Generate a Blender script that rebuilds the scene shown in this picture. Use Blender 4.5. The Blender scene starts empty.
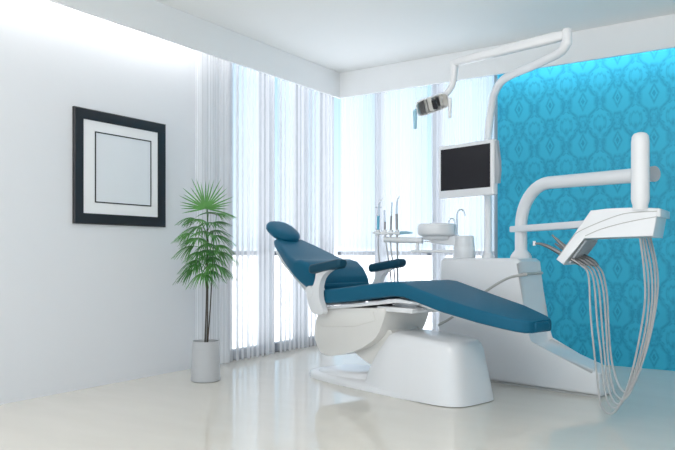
import bpy, bmesh, math, random
from mathutils import Vector, Matrix
random.seed(7)
C = bpy.context.scene.collection
PI = math.pi
R = math.radians

# ------------------------------------------------------------------ camera model (photo measurements -> metres)
F_PX, CX, HY, EYE = 686.0, 337.5, 254.0, 0.85
_n = math.hypot(1017.5, 686.0)
VX = (1017.5/_n, -686.0/_n)          # world X seen as (right, depth)
VY = (-VX[1], VX[0])

def ray(px, py):
    xc = (px-CX)/F_PX; up = (HY-py)/F_PX
    return (xc*VX[0]+VX[1], xc*VY[0]+VY[1], up)
def at_depth(px, py, z):
    r = ray(px, py); return Vector((r[0]*z, r[1]*z, EYE+r[2]*z))
def at_y(px, py, Y):
    r = ray(px, py); return at_depth(px, py, Y/r[1])
class Frame:                          # a thing's own upright frame: u along, v across, w up
    def __init__(s, ox, oy, yaw):
        s.o = (ox, oy); s.yaw = R(yaw); s.D = (math.cos(s.yaw), math.sin(s.yaw)); s.N = (-s.D[1], s.D[0])
    def uw(s, px, py, v=0.0):
        r = ray(px, py)
        t = (v+s.o[0]*s.N[0]+s.o[1]*s.N[1])/(r[0]*s.N[0]+r[1]*s.N[1])
        x, y = r[0]*t-s.o[0], r[1]*t-s.o[1]
        return (x*s.D[0]+y*s.D[1], EYE+r[2]*t)
    def loc(s, p):
        x, y = p[0]-s.o[0], p[1]-s.o[1]
        return Vector((x*s.D[0]+y*s.D[1], x*s.N[0]+y*s.N[1], p[2]))

# ------------------------------------------------------------------ materials
def srgb(r, g, b):
    f = lambda c: (c/255/12.92) if c/255 <= .04045 else ((c/255+.055)/1.055)**2.4
    return (f(r), f(g), f(b), 1)
def mat(name, col, rough=.5, metal=0.0, spec=.5, coat=0.0, noise=None, bump=0.0, bscale=200):
    m = bpy.data.materials.new(name); m.use_nodes = True
    nt = m.node_tree; b = nt.nodes['Principled BSDF']
    b.inputs['Base Color'].default_value = col
    b.inputs['Roughness'].default_value = rough
    b.inputs['Metallic'].default_value = metal
    b.inputs['Specular IOR Level'].default_value = spec
    b.inputs['Coat Weight'].default_value = coat
    b.inputs['Coat Roughness'].default_value = .08
    tc = nt.nodes.new('ShaderNodeTexCoord')
    if noise:
        n = nt.nodes.new('ShaderNodeTexNoise'); n.inputs['Scale'].default_value = noise[0]
        n.inputs['Detail'].default_value = 4
        nt.links.new(tc.outputs['Object'], n.inputs['Vector'])
        mx = nt.nodes.new('ShaderNodeMix'); mx.data_type = 'RGBA'
        mx.inputs[6].default_value = tuple(c*(1-noise[1]) for c in col[:3])+(1,)
        mx.inputs[7].default_value = tuple(min(1, c*(1+noise[1])) for c in col[:3])+(1,)
        nt.links.new(n.outputs['Fac'], mx.inputs[0]); nt.links.new(mx.outputs[2], b.inputs['Base Color'])
    if bump:
        n2 = nt.nodes.new('ShaderNodeTexNoise'); n2.inputs['Scale'].default_value = bscale
        nt.links.new(tc.outputs['Object'], n2.inputs['Vector'])
        bp = nt.nodes.new('ShaderNodeBump'); bp.inputs['Strength'].default_value = bump; bp.inputs['Distance'].default_value = .002
        nt.links.new(n2.outputs['Fac'], bp.inputs['Height']); nt.links.new(bp.outputs['Normal'], b.inputs['Normal'])
    return m

M = {}
M['wall'] = mat('wall_paint', srgb(233, 235, 239), .6, noise=(3, .008), bump=.15, bscale=60)
M['ceiling'] = mat('ceiling_paint', srgb(243, 244, 243), .7, noise=(2, .006))
M['pelmet'] = mat('pelmet_paint', srgb(238, 240, 241), .6, noise=(2, .008))
M['frame_white'] = mat('window_frame_paint', srgb(200, 203, 210), .4, noise=(5, .02))
M['gasket'] = mat('dark_gasket', srgb(80, 84, 92), .5, noise=(9, .05))
M['gasket_light'] = mat('grey_rail_paint', srgb(120, 126, 136), .4, noise=(5, .03))
M['plastic'] = mat('white_lacquer', srgb(238, 239, 241), .28, spec=.5, coat=.35, noise=(4, .008))
M['plastic_warm'] = mat('warm_white_plastic', srgb(234, 232, 228), .32, spec=.5, coat=.2, noise=(4, .01))
M['grey_plastic'] = mat('grey_plastic', srgb(176, 182, 188), .4, noise=(8, .03))
M['groove'] = mat('grey_groove', srgb(190, 190, 188), .5, noise=(8, .03))
M['teal'] = mat('teal_upholstery', srgb(14, 94, 124), .5, spec=.25, noise=(30, .05), bump=.25, bscale=420)
M['teal_dark'] = mat('dark_teal_arm_pad', srgb(14, 68, 90), .5, spec=.3, noise=(30, .05), bump=.25, bscale=420)
M['chrome'] = mat('chrome', srgb(208, 214, 220), .14, metal=1, noise=(6, .02))
M['steel'] = mat('brushed_steel', srgb(140, 138, 138), .32, metal=.8, noise=(40, .08))
M['hose'] = mat('grey_hose', srgb(180, 180, 180), .4, noise=(60, .06))
M['black'] = mat('black_lacquer', srgb(34, 33, 38), .3, noise=(12, .12))
M['mirror'] = mat('lamp_mirror', srgb(228, 228, 228), .28, metal=1, noise=(6, .02))
M['screen'] = mat('dark_screen', srgb(38, 37, 42), .22, spec=.3, noise=(3, .04))
M['matboard'] = mat('white_mat_board', srgb(246, 247, 249), .8, noise=(20, .01))
M['print'] = mat('pale_print_paper', srgb(232, 237, 242), .7, noise=(6, .015))
M['pot'] = mat('satin_grey_pot', srgb(192, 194, 197), .4, spec=.5, noise=(20, .02))
M['soil'] = mat('dark_soil', srgb(52, 42, 34), .95, noise=(60, .4), bump=1, bscale=90)
M['bark'] = mat('brown_cane', srgb(70, 62, 52), .8, noise=(50, .3), bump=.6, bscale=120)
M['leaf'] = mat('palm_leaf', srgb(88, 146, 74), .45, spec=.4, noise=(14, .3))
M['leaf2'] = mat('palm_leaf_deep', srgb(66, 124, 60), .45, spec=.4, noise=(14, .3))
M['blue'] = mat('blue_grip', srgb(96, 186, 216), .4, noise=(20, .04))
M['paleblue'] = mat('pale_blue_plastic', srgb(150, 196, 214), .4, noise=(20, .04))

def floor_material():
    m = bpy.data.materials.new('glossy_cream_floor'); m.use_nodes = True
    nt = m.node_tree; b = nt.nodes['Principled BSDF']; L = nt.links.new
    tc = nt.nodes.new('ShaderNodeTexCoord')
    n = nt.nodes.new('ShaderNodeTexNoise'); n.inputs['Scale'].default_value = 2.2; n.inputs['Detail'].default_value = 6
    mp = nt.nodes.new('ShaderNodeMapping'); mp.inputs['Scale'].default_value = (1, 3.2, 1)
    L(tc.outputs['Object'], mp.inputs['Vector']); L(mp.outputs['Vector'], n.inputs['Vector'])
    mx = nt.nodes.new('ShaderNodeMix'); mx.data_type = 'RGBA'
    mx.inputs[6].default_value = srgb(218, 213, 203); mx.inputs[7].default_value = srgb(227, 223, 214)
    L(n.outputs['Fac'], mx.inputs[0]); L(mx.outputs[2], b.inputs['Base Color'])
    b.inputs['Roughness'].default_value = .11; b.inputs['Specular IOR Level'].default_value = .62
    n2 = nt.nodes.new('ShaderNodeTexNoise'); n2.inputs['Scale'].default_value = 5
    L(tc.outputs['Object'], n2.inputs['Vector'])
    mr = nt.nodes.new('ShaderNodeMapRange'); mr.inputs['To Min'].default_value = .04; mr.inputs['To Max'].default_value = .085
    L(n2.outputs['Fac'], mr.inputs['Value']); L(mr.outputs['Result'], b.inputs['Roughness'])
    return m
M['floor'] = floor_material()

def damask_material():
    """turquoise wallpaper: an ogee lattice with a flower in each cell, tone on tone"""
    m = bpy.data.materials.new('turquoise_damask_wallpaper'); m.use_nodes = True
    nt = m.node_tree; b = nt.nodes['Principled BSDF']; L = nt.links.new
    def math_(op, a, c=None, clamp=False):
        n = nt.nodes.new('ShaderNodeMath'); n.operation = op; n.use_clamp = clamp
        for i, x in enumerate((a, c)):
            if x is None: continue
            if isinstance(x, (int, float)): n.inputs[i].default_value = x
            else: L(x, n.inputs[i])
        return n.outputs[0]
    tc = nt.nodes.new('ShaderNodeTexCoord'); sp = nt.nodes.new('ShaderNodeSeparateXYZ')
    L(tc.outputs['Object'], sp.inputs[0])
    Wd, Hh = .255, .325
    u = math_('DIVIDE', sp.outputs['X'], Wd); v = math_('DIVIDE', sp.outputs['Z'], Hh)
    fv = math_('FRACT', v)
    a = math_('ABSOLUTE', math_('SUBTRACT', math_('FRACT', u), .5))      # distance from a medallion column
    b_ = math_('SUBTRACT', .5, a)                                         # distance from a crown column
    def band(x, c, w): return math_('SUBTRACT', 1, math_('DIVIDE', math_('ABSOLUTE', math_('SUBTRACT', x, c)), w), True)
    def ell(x, y, rx, ry):
        p = math_('DIVIDE', x, rx); q = math_('DIVIDE', y, ry)
        return math_('SQRT', math_('ADD', math_('MULTIPLY', p, p), math_('MULTIPLY', q, q)))
    def off(c): return math_('SUBTRACT', fv, c)
    def mx_(*xs):
        r = xs[0]
        for x in xs[1:]: r = math_('MAXIMUM', r, x)
        return r
    ang = math_('ARCTAN2', off(.72), a)
    r1 = math_('ADD', ell(a, off(.72), .15, .19), math_('MULTIPLY', math_('COSINE', math_('MULTIPLY', ang, 8)), .09))
    ring = band(r1, 1, .42); ring2 = math_('MULTIPLY', band(r1, .45, .22), .8)
    q1 = math_('ADD', math_('DIVIDE', a, .12), math_('DIVIDE', math_('ABSOLUTE', off(.27)), .20))
    pend = band(q1, 1, .42); pend2 = math_('LESS_THAN', q1, .45)
    edge = math_('ADD', .27, math_('MULTIPLY', math_('COSINE', math_('MULTIPLY', off(.22), 2*PI)), .17))
    edge = math_('ADD', edge, math_('MULTIPLY', math_('SINE', math_('MULTIPLY', fv, 8*PI)), .02))
    dl = math_('SUBTRACT', a, edge)
    line = band(dl, 0, .10)
    leaf = math_('MULTIPLY', band(dl, .085, .05), math_('GREATER_THAN', math_('SINE', math_('MULTIPLY', v, 14*PI)), .2))
    drape = math_('MULTIPLY', band(b_, .115, .10), math_('MULTIPLY', band(fv, .30, .21), 2.2, True))
    bud = math_('SUBTRACT', 1.25, ell(b_, off(.56), .07, .10), True)
    crown = math_('MULTIPLY', band(math_('ADD', ell(b_, off(.72), .17, .16), math_('MULTIPLY', math_('COSINE', math_('MULTIPLY', b_, 60)), .12)), 1, .30), .8)
    pat = mx_(ring, ring2, pend, pend2, line, leaf, drape, bud, crown)
    nz = nt.nodes.new('ShaderNodeTexNoise'); nz.inputs['Scale'].default_value = 55; nz.inputs['Detail'].default_value = 3
    L(tc.outputs['Object'], nz.inputs['Vector'])
    mr = nt.nodes.new('ShaderNodeMapRange'); mr.inputs['From Min'].default_value = .3; mr.inputs['From Max'].default_value = .55
    mr.inputs['To Min'].default_value = .45; mr.inputs['To Max'].default_value = 1
    L(nz.outputs['Fac'], mr.inputs['Value'])
    pat = math_('MULTIPLY', pat, mr.outputs['Result'], True)
    mx = nt.nodes.new('ShaderNodeMix'); mx.data_type = 'RGBA'
    mx.inputs[6].default_value = srgb(52, 188, 220); mx.inputs[7].default_value = srgb(22, 156, 194)
    L(pat, mx.inputs[0]); L(mx.outputs[2], b.inputs['Base Color'])
    rr = nt.nodes.new('ShaderNodeMapRange'); rr.inputs['To Min'].default_value = .62; rr.inputs['To Max'].default_value = .48
    L(pat, rr.inputs['Value']); L(rr.outputs['Result'], b.inputs['Roughness'])
    return m
M['damask'] = damask_material()

def sheer_material(name, col, clear, rib, trans=.75):
    m = bpy.data.materials.new(name); m.use_nodes = True
    nt = m.node_tree; L = nt.links.new
    for n in list(nt.nodes):
        if n.type != 'OUTPUT_MATERIAL': nt.nodes.remove(n)
    out = nt.nodes['Material Output']
    df = nt.nodes.new('ShaderNodeBsdfDiffuse'); tl = nt.nodes.new('ShaderNodeBsdfTranslucent'); tr = nt.nodes.new('ShaderNodeBsdfTransparent')
    df.inputs['Color'].default_value = col; tl.inputs['Color'].default_value = col
    m1 = nt.nodes.new('ShaderNodeMixShader'); m1.inputs[0].default_value = trans
    L(df.outputs[0], m1.inputs[1]); L(tl.outputs[0], m1.inputs[2])
    tc = nt.nodes.new('ShaderNodeTexCoord'); n = nt.nodes.new('ShaderNodeTexNoise')
    mp = nt.nodes.new('ShaderNodeMapping'); mp.inputs['Scale'].default_value = (rib, rib, .02)
    L(tc.outputs['Object'], mp.inputs['Vector']); L(mp.outputs['Vector'], n.inputs['Vector'])
    n.inputs['Scale'].default_value = 1; n.inputs['Detail'].default_value = 2
    mr = nt.nodes.new('ShaderNodeMapRange'); mr.inputs['From Min'].default_value = .35; mr.inputs['From Max'].default_value = .65
    mr.inputs['To Min'].default_value = clear[0]; mr.inputs['To Max'].default_value = clear[1]
    L(n.outputs['Fac'], mr.inputs['Value'])
    m2 = nt.nodes.new('ShaderNodeMixShader'); L(mr.outputs['Result'], m2.inputs[0])
    L(m1.outputs[0], m2.inputs[1]); L(tr.outputs[0], m2.inputs[2]); L(m2.outputs[0], out.inputs['Surface'])
    return m
M['slat'] = sheer_material('white_blind_slat', srgb(222, 222, 224), (.05, .25), 30)
M['fine_slat'] = sheer_material('fine_blind_slat', srgb(226, 230, 236), (.4, .7), 60)
M['bunch_slat'] = sheer_material('bunched_blind_slat', srgb(244, 246, 249), (.25, .55), 60, .35)
M['sheer'] = sheer_material('sheer_voile', srgb(228, 230, 234), (.52, .60), 40, .8)

def glass_material():
    m = bpy.data.materials.new('window_glass'); m.use_nodes = True
    nt = m.node_tree; L = nt.links.new
    for n in list(nt.nodes):
        if n.type != 'OUTPUT_MATERIAL': nt.nodes.remove(n)
    tr = nt.nodes.new('ShaderNodeBsdfTransparent'); gl = nt.nodes.new('ShaderNodeBsdfGlossy'); gl.inputs['Roughness'].default_value = .02
    tr.inputs['Color'].default_value = (.96, .98, 1, 1)
    fr = nt.nodes.new('ShaderNodeFresnel'); fr.inputs['IOR'].default_value = 1.3
    ge = nt.nodes.new('ShaderNodeNewGeometry'); fm = nt.nodes.new('ShaderNodeMath'); fm.operation = 'SUBTRACT'; fm.use_clamp = True
    L(fr.outputs[0], fm.inputs[0]); L(ge.outputs['Backfacing'], fm.inputs[1])
    mx = nt.nodes.new('ShaderNodeMixShader'); L(fm.outputs[0], mx.inputs[0]); L(tr.outputs[0], mx.inputs[1]); L(gl.outputs[0], mx.inputs[2])
    L(mx.outputs[0], nt.nodes['Material Output'].inputs['Surface'])
    return m
M['glass'] = glass_material()
def emit_material(name, col, s):
    m = bpy.data.materials.new(name); m.use_nodes = True
    b = m.node_tree.nodes['Principled BSDF']; b.inputs['Emission Color'].default_value = col; b.inputs['Emission Strength'].default_value = s
    return m
M['led'] = emit_material('cove_led', (1, .98, .96, 1), 6.5)

# ------------------------------------------------------------------ mesh helpers
def link_mesh(name, bm, material, parent=None, smooth=35, rec=True):
    if rec: bmesh.ops.recalc_face_normals(bm, faces=bm.faces[:])
    if smooth:
        for f in bm.faces: f.smooth = True
        for e in bm.edges:
            if len(e.link_faces) == 2 and e.calc_face_angle(0) > R(smooth): e.smooth = False
    me = bpy.data.meshes.new(name); bm.to_mesh(me); bm.free(); me.materials.append(material)
    o = bpy.data.objects.new(name, me); C.objects.link(o)
    if parent: o.parent = parent
    return o
def tag(o, label=None, cat=None, group=None, kind=None):
    if label: o['label'] = label
    if cat: o['category'] = cat
    if group: o['group'] = group
    if kind: o['kind'] = kind
    return o
def thing(name, label, cat, loc=(0, 0, 0), rz=0.0, group=None):
    o = bpy.data.objects.new(name, None); C.objects.link(o); o.empty_display_size = .1
    o.location = loc; o.rotation_euler = (0, 0, rz)
    return tag(o, label, cat, group)
def box(bm, x0, y0, z0, x1, y1, z1, bev=0.0, seg=2):
    r = bmesh.ops.create_cube(bm, size=1)
    vs = r['verts']
    for v in vs:
        v.co = Vector((x0+(v.co.x+.5)*(x1-x0), y0+(v.co.y+.5)*(y1-y0), z0+(v.co.z+.5)*(z1-z0)))
    if bev:
        es = list({e for v in vs for e in v.link_edges})
        bmesh.ops.bevel(bm, geom=es, offset=bev, segments=seg, profile=.5, affect='EDGES')
def rings(bm, rr, cap0=True, cap1=True, closed=True):
    """skin a list of vertex rings"""
    V = [[bm.verts.new(p) for p in r] for r in rr]
    for a, b in zip(V, V[1:]):
        n = len(a)
        for i in range(n if closed else n-1):
            bm.faces.new((a[i], a[(i+1) % n], b[(i+1) % n], b[i]))
    if cap0: bm.faces.new(V[0][::-1])
    if cap1: bm.faces.new(V[-1])
def catmull(pts, k=8):
    P = [Vector(p) for p in pts]
    if len(P) < 3: return P
    P = [P[0]*2-P[1]]+P+[P[-1]*2-P[-2]]
    out = []
    for i in range(1, len(P)-2):
        a, b, c, d = P[i-1:i+3]
        for j in range(k):
            t = j/k
            out.append(.5*((2*b)+(c-a)*t+(2*a-5*b+4*c-d)*t*t+(3*b-a-3*c+d)*t**3))
    out.append(P[-2].copy()); return out
def tube(bm, pts, rad, n=12, smooth=0, sx=1.0):
    P = catmull(pts, smooth) if smooth else [Vector(p) for p in pts]
    m = len(P); rads = rad if isinstance(rad, (list, tuple)) else None
    T = [(P[min(i+1, m-1)]-P[max(i-1, 0)]).normalized() for i in range(m)]
    up = Vector((0, 0, 1)) if abs(T[0].z) < .9 else Vector((1, 0, 0))
    N = (up-T[0]*up.dot(T[0])).normalized(); out = []
    for i in range(m):
        N = (N-T[i]*N.dot(T[i])).normalized(); B = T[i].cross(N)
        if rads:
            q = i/(m-1)*(len(rads)-1); a = int(min(q, len(rads)-2)); r = rads[a]+(rads[a+1]-rads[a])*(q-a)
        else: r = rad
        out.append([P[i]+N*r*math.cos(2*PI*k/n)+B*r*sx*math.sin(2*PI*k/n) for k in range(n)])
    rings(bm, out)
def lathe(bm, prof, n=32, c=(0, 0, 0), cap=True):
    rings(bm, [[Vector((c[0]+r*math.cos(2*PI*k/n), c[1]+r*math.sin(2*PI*k/n), c[2]+z)) for k in range(n)] for r, z in prof], cap, cap)
def prism(bm, poly, v0, v1, bev=0.0, seg=3):
    """polygon in the u-w plane pulled out along v"""
    a = [bm.verts.new((u, v0, w)) for u, w in poly]; b = [bm.verts.new((u, v1, w)) for u, w in poly]
    fs = [bm.faces.new(a), bm.faces.new(b[::-1])]
    n = len(a)
    for i in range(n): fs.append(bm.faces.new((a[i], b[i], b[(i+1) % n], a[(i+1) % n])))
    if bev:
        es = list({e for e in fs[0].edges} | {e for e in fs[1].edges})
        bmesh.ops.bevel(bm, geom=es, offset=bev, segments=seg, profile=.5, affect='EDGES', clamp_overlap=True)
def curve2(pts, k=6):
    return [(p.x, p.y) for p in catmull([(a, b, 0) for a, b in pts], k)]
def rrect(hw, b, t, r, n=5):
    """rounded rectangle in (v, w)"""
    r = max(.0005, min(r, hw*.98, (t-b)/2*.98)); out = []
    for cx, cy, a0 in ((hw-r, t-r, 0), (-hw+r, t-r, 90), (-hw+r, b+r, 180), (hw-r, b+r, 270)):
        for i in range(n+1):
            a = R(a0+90*i/n); out.append((cx+r*math.cos(a), cy+r*math.sin(a)))
    return out
def cushion(bm, st, r=.025, dome=0.0, endr=.03, k=4):
    """stations (u, bottom, top, half width) skinned with rounded sections and rounded ends"""
    fine = []
    for (s0, s1) in zip(st, st[1:]):
        for j in range(k):
            t = j/k; fine.append(tuple(s0[i]+(s1[i]-s0[i])*t for i in range(4)))
    fine.append(st[-1])
    out = []
    def ring(u, b, t, hw, ins=0.0):
        pts = rrect(hw-ins, b+ins, t-ins, r)
        return [Vector((u, v, w+dome*max(0, 1-(v/hw)**2)*(1 if w > (b+t)/2 else 0))) for v, w in pts]
    a = fine[0]; sg = 1 if fine[-1][0] > a[0] else -1
    out = []
    for i in range(5):
        g = R(90*i/4); out.append(ring(a[0]+sg*endr*(1-math.cos(g)), a[1], a[2], a[3], endr*(1-math.sin(g))))
    # order: outermost tip first (g=0 -> tip plane, most inset)
    body = [f for f in fine if abs(f[0]-a[0]) > endr+1e-4 and abs(f[0]-fine[-1][0]) > endr+1e-4]
    for f in body: out.append(ring(*f))
    z = fine[-1]
    for i in range(4, -1, -1):
        g = R(90*i/4); out.append(ring(z[0]-sg*endr*(1-math.cos(g)), z[1], z[2], z[3], endr*(1-math.sin(g))))
    rings(bm, out)
def superring(c, a, b, z, n=36, e=3.0, dz=0.0):
    out = []
    for k in range(n):
        t = 2*PI*k/n; ct, s = math.cos(t), math.sin(t)
        x = a*math.copysign(abs(ct)**(2/e), ct); y = b*math.copysign(abs(s)**(2/e), s)
        out.append(Vector((c[0]+x, c[1]+y, z+dz*x)))
    return out

# ------------------------------------------------------------------ the setting
XL, YR, CEIL, PELM = -3.74, 5.50, 2.53, 2.297
XE, YB = 2.4, -2.2
WIN_L0, WIN_R1, HEAD = 4.005, -2.10, 2.49

def structure(name, boxes, m, parent=None, bev=0, label=None):
    bm = bmesh.new()
    for b in boxes: box(bm, *b, bev=bev)
    o = link_mesh(name, bm, m, parent, smooth=0)
    o['kind'] = 'structure'
    return o
structure('floor', [(XL-.2, YB, -.1, XE+.12, YR+.2, 0)], M['floor'])
structure('ceiling', [(XL-.2, YB, CEIL, XE+.12, YR+.2, CEIL+.12)], M['ceiling'])
structure('wall_left', [(XL-.2, YB, 0, XL, WIN_L0, CEIL), (XL-.2, WIN_L0, HEAD, XL, YR+.2, CEIL)], M['wall'])
structure('wall_back', [(WIN_R1, YR, 0, XE, YR+.2, CEIL)], M['damask'])
structure('trim_1', [(XL, YR, HEAD, WIN_R1-.001, YR+.2, CEIL-.001)], M['wall'])
structure('trim_2', [(XL+.18, YB, PELM, XL+.2, YR-.21, CEIL-.001)], M['pelmet'])
structure('trim_3', [(XL+.18, YR-.21, PELM, XE, YR-.19, CEIL-.001)], M['pelmet'])
structure('trim_5', [(XL-.12, WIN_L0-.004, 0, XL+.006, WIN_L0+.016, HEAD)], M['gasket_light'])
structure('wall_right', [(XE, YB, 0, XE+.12, YR+.2, CEIL)], M['wall'])
structure('trim_4', [(WIN_R1-.022, YR-.004, 0, WIN_R1, YR+.15, HEAD)], M['gasket'])

def make_window(name, along_y, a0, a1, posts, pw, pd, label):
    e = bpy.data.objects.new(name, None); C.objects.link(e); e['kind'] = 'structure'
    base = XL if along_y else YR
    def bx(bm, p0, p1, d0, d1, z0, z1, bev=.004):
        if along_y: box(bm, base-d1, p0, z0, base-d0, p1, z1, bev=bev, seg=1)
        else: box(bm, p0, base+d0, z0, p1, base+d1, z1, bev=bev, seg=1)
    for p in posts:
        bm = bmesh.new(); bx(bm, p, p+pw, .0, pd, 0, HEAD); link_mesh('window_post', bm, M['frame_white'], e, 0)
        bm = bmesh.new(); g = -.006 if not along_y else -.006
        bx(bm, p+g, p+g+.012, .02, pd-.01, .02, HEAD-.02, .001); link_mesh('post_gasket', bm, M['gasket'], e, 0)
    bm = bmesh.new(); bx(bm, a0, a1, .03, .1, .0, .075); link_mesh('bottom_rail', bm, M['gasket_light'], e, 0)
    bm = bmesh.new(); bx(bm, a0, a1, .04, .09, .838, .876); link_mesh('transom', bm, M['gasket_light'], e, 0)
    bm = bmesh.new(); bx(bm, a0, a1, .03, .1, HEAD-.06, HEAD); link_mesh('top_rail', bm, M['frame_white'], e, 0)
    ps = sorted(posts); edges = [a0]+[q for p in ps for q in (p, p+pw)]+[a1]
    for i in range(0, len(edges), 2):
        if edges[i+1]-edges[i] < .05: continue
        for z0, z1 in ((.075, .838), (.876, HEAD-.06)):
            bm = bmesh.new(); bx(bm, edges[i]+.002, edges[i+1]-.002, .06, .066, z0, z1, 0); link_mesh('pane', bm, M['glass'], e, 0)
    return e
make_window('window_1', True, WIN_L0, YR-.01, [4.507, 4.98, 5.41], .08, .12, '')
make_window('window_2', False, XL+.0, WIN_R1-.024, [-3.29, -2.70], .08, .12, '')

# cove strips: the hidden lamps behind the pelmet boards
def cove(name, label, b):
    bm = bmesh.new(); box(bm, *b)
    t = link_mesh(name, bm, M['led'], None, 0); tag(t, label, 'strip light')
cove('cove_light_strip', 'white strip light hidden in the cove above the left wall', (XL+.08, -1.4, CEIL-.03, XL+.13, 5.2, CEIL-.006))
cove('cove_light_strip', 'white strip light hidden in the cove above the turquoise wall', (WIN_R1+.05, YR-.13, CEIL-.03, 2.2, YR-.08, CEIL-.006))

# ------------------------------------------------------------------ vertical blinds
def blind(label, along_y, a0, a1, pitch, width, off, z0=.012, tilt=25, sheer=True, seed=1, jit=.25, mt='slat', spread=14):
    rnd = random.Random(seed)
    base = (XL+off) if along_y else (YR-off)
    mid = (a0+a1)/2
    t = thing('vertical_blind', label, 'blind', (base, mid, 0) if along_y else (mid, base, 0), 0, 'white vertical blinds along the corner windows')
    top = CEIL-.05
    def pt(a, d, z): return Vector((d, a-mid, z)) if along_y else Vector((a-mid, -d, z))
    bm = bmesh.new(); a = a0+width/2
    while a < a1-width/2+.004:
        c = a+rnd.uniform(-jit, jit)*pitch*.4; th = R(tilt+rnd.uniform(-spread, spread)); w = width*rnd.uniform(.75, 1.15)/2
        da, dd = w*math.cos(th), w*math.sin(th); off2 = rnd.uniform(-.006, .006)
        q = []
        for s in (-1, -.33, .33, 1):
            bow = .004*(1-s*s)
            q.append((c+da*s, dd*s+off2+bow))
        V0 = [bm.verts.new(pt(x, d, z0)) for x, d in q]; V1 = [bm.verts.new(pt(x, d, top)) for x, d in q]
        for i in range(3): bm.faces.new((V0[i], V0[i+1], V1[i+1], V1[i]))
        a += pitch*rnd.uniform(.88, 1.12)
    link_mesh('slats', bm, M[mt], t, 60)
    if sheer:
        bm = bmesh.new(); n = int((a1-a0)/.006); V = []
        for i in range(n+1):
            a = a0+(a1-a0)*i/n; d = -.024+.004*math.sin(i*.21+seed)
            V.append((bm.verts.new(pt(a, d, z0+.01)), bm.verts.new(pt(a, d, top))))
        for p, q in zip(V, V[1:]): bm.faces.new((p[0], q[0], q[1], p[1]))
        link_mesh('sheer_lining', bm, M['sheer'], t, 60)
    bm = bmesh.new()
    if along_y: box(bm, -.03, a0-mid, top, .03, a1-mid, top+.035)
    else: box(bm, a0-mid, -.03, top, a1-mid, .03, top+.035)
    link_mesh('headrail', bm, M['frame_white'], t, 0)
    return t
blind('thick bunch of white blind slats in front of the left wall behind the palm', True, 3.59, 3.935, .034, .045, .075, tilt=35, seed=1, sheer=False, mt='bunch_slat')
blind('white vertical blind beside the palm, from the wall edge to the gap', True, 3.94, 4.515, .062, .040, .075, seed=2, tilt=-6, spread=9, jit=.15)
blind('white vertical blind behind the headrest, from the narrow gap to the room corner', True, 4.555, 5.39, .062, .040, .075, seed=3, tilt=-6, spread=9, jit=.15)
blind('white vertical blind right of the room corner behind the reclined chair back', False, XL+.125, -2.715, .05, .022, .085, seed=4, tilt=10, mt='fine_slat')
blind('white vertical blind behind the monitor next to the turquoise wall', False, -2.67, -2.07, .05, .022, .085, seed=5, tilt=10, mt='fine_slat')

# ------------------------------------------------------------------ picture
def picture():
    y0, y1, z0, z1 = 2.606, 3.344, 1.039, 1.766
    t = thing('picture_frame', 'square black framed picture with white mat on the left wall', 'picture', (XL+.002, (y0+y1)/2, z0))
    my = (y0+y1)/2; hw = (y1-y0)/2; h = z1-z0; b = .068
    bm = bmesh.new()
    prof = [(0, 0), (.018, 0), (.022, .005), (.022, .026), (.019, .048), (.017, b), (0, b)]   # depth, inward
    rr = []
    for (sy, sz) in ((-1, 0), (1, 0), (1, 1), (-1, 1)):
        rr.append([Vector((d, sy*(hw-i), (h-i) if sz else i)) for d, i in prof])
    V = [[bm.verts.new(p) for p in r] for r in rr]
    for i in range(4):
        a, c = V[i], V[(i+1) % 4]
        for j in range(len(prof)):
            k = (j+1) % len(prof); bm.faces.new((a[j], a[k], c[k], c[j]))
    link_mesh('frame', bm, M['black'], t, 20)
    bm = bmesh.new(); box(bm, .001, -hw+b-.005, b-.005, .012, hw-b+.005, h-b+.005); link_mesh('mat_board', bm, M['matboard'], t, 0)
    a0, a1, c0, c1 = 2.760-my, 3.217-my, 1.178-z0, 1.632-z0
    bm = bmesh.new(); box(bm, .012, a0+.004, c0+.004, .0135, a1-.004, c1-.004); link_mesh('print', bm, M['print'], t, 0)
    bm = bmesh.new(); w = .0075
    for q in ((a0, c0, a1, c0+w), (a0, c1-w, a1, c1), (a0, c0+w, a0+w, c1-w), (a1-w, c0+w, a1, c1-w)):
        box(bm, .012, q[0], q[1], .0155, q[2], q[3])
    link_mesh('inner_border', bm, M['black'], t, 0)
picture()

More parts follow.
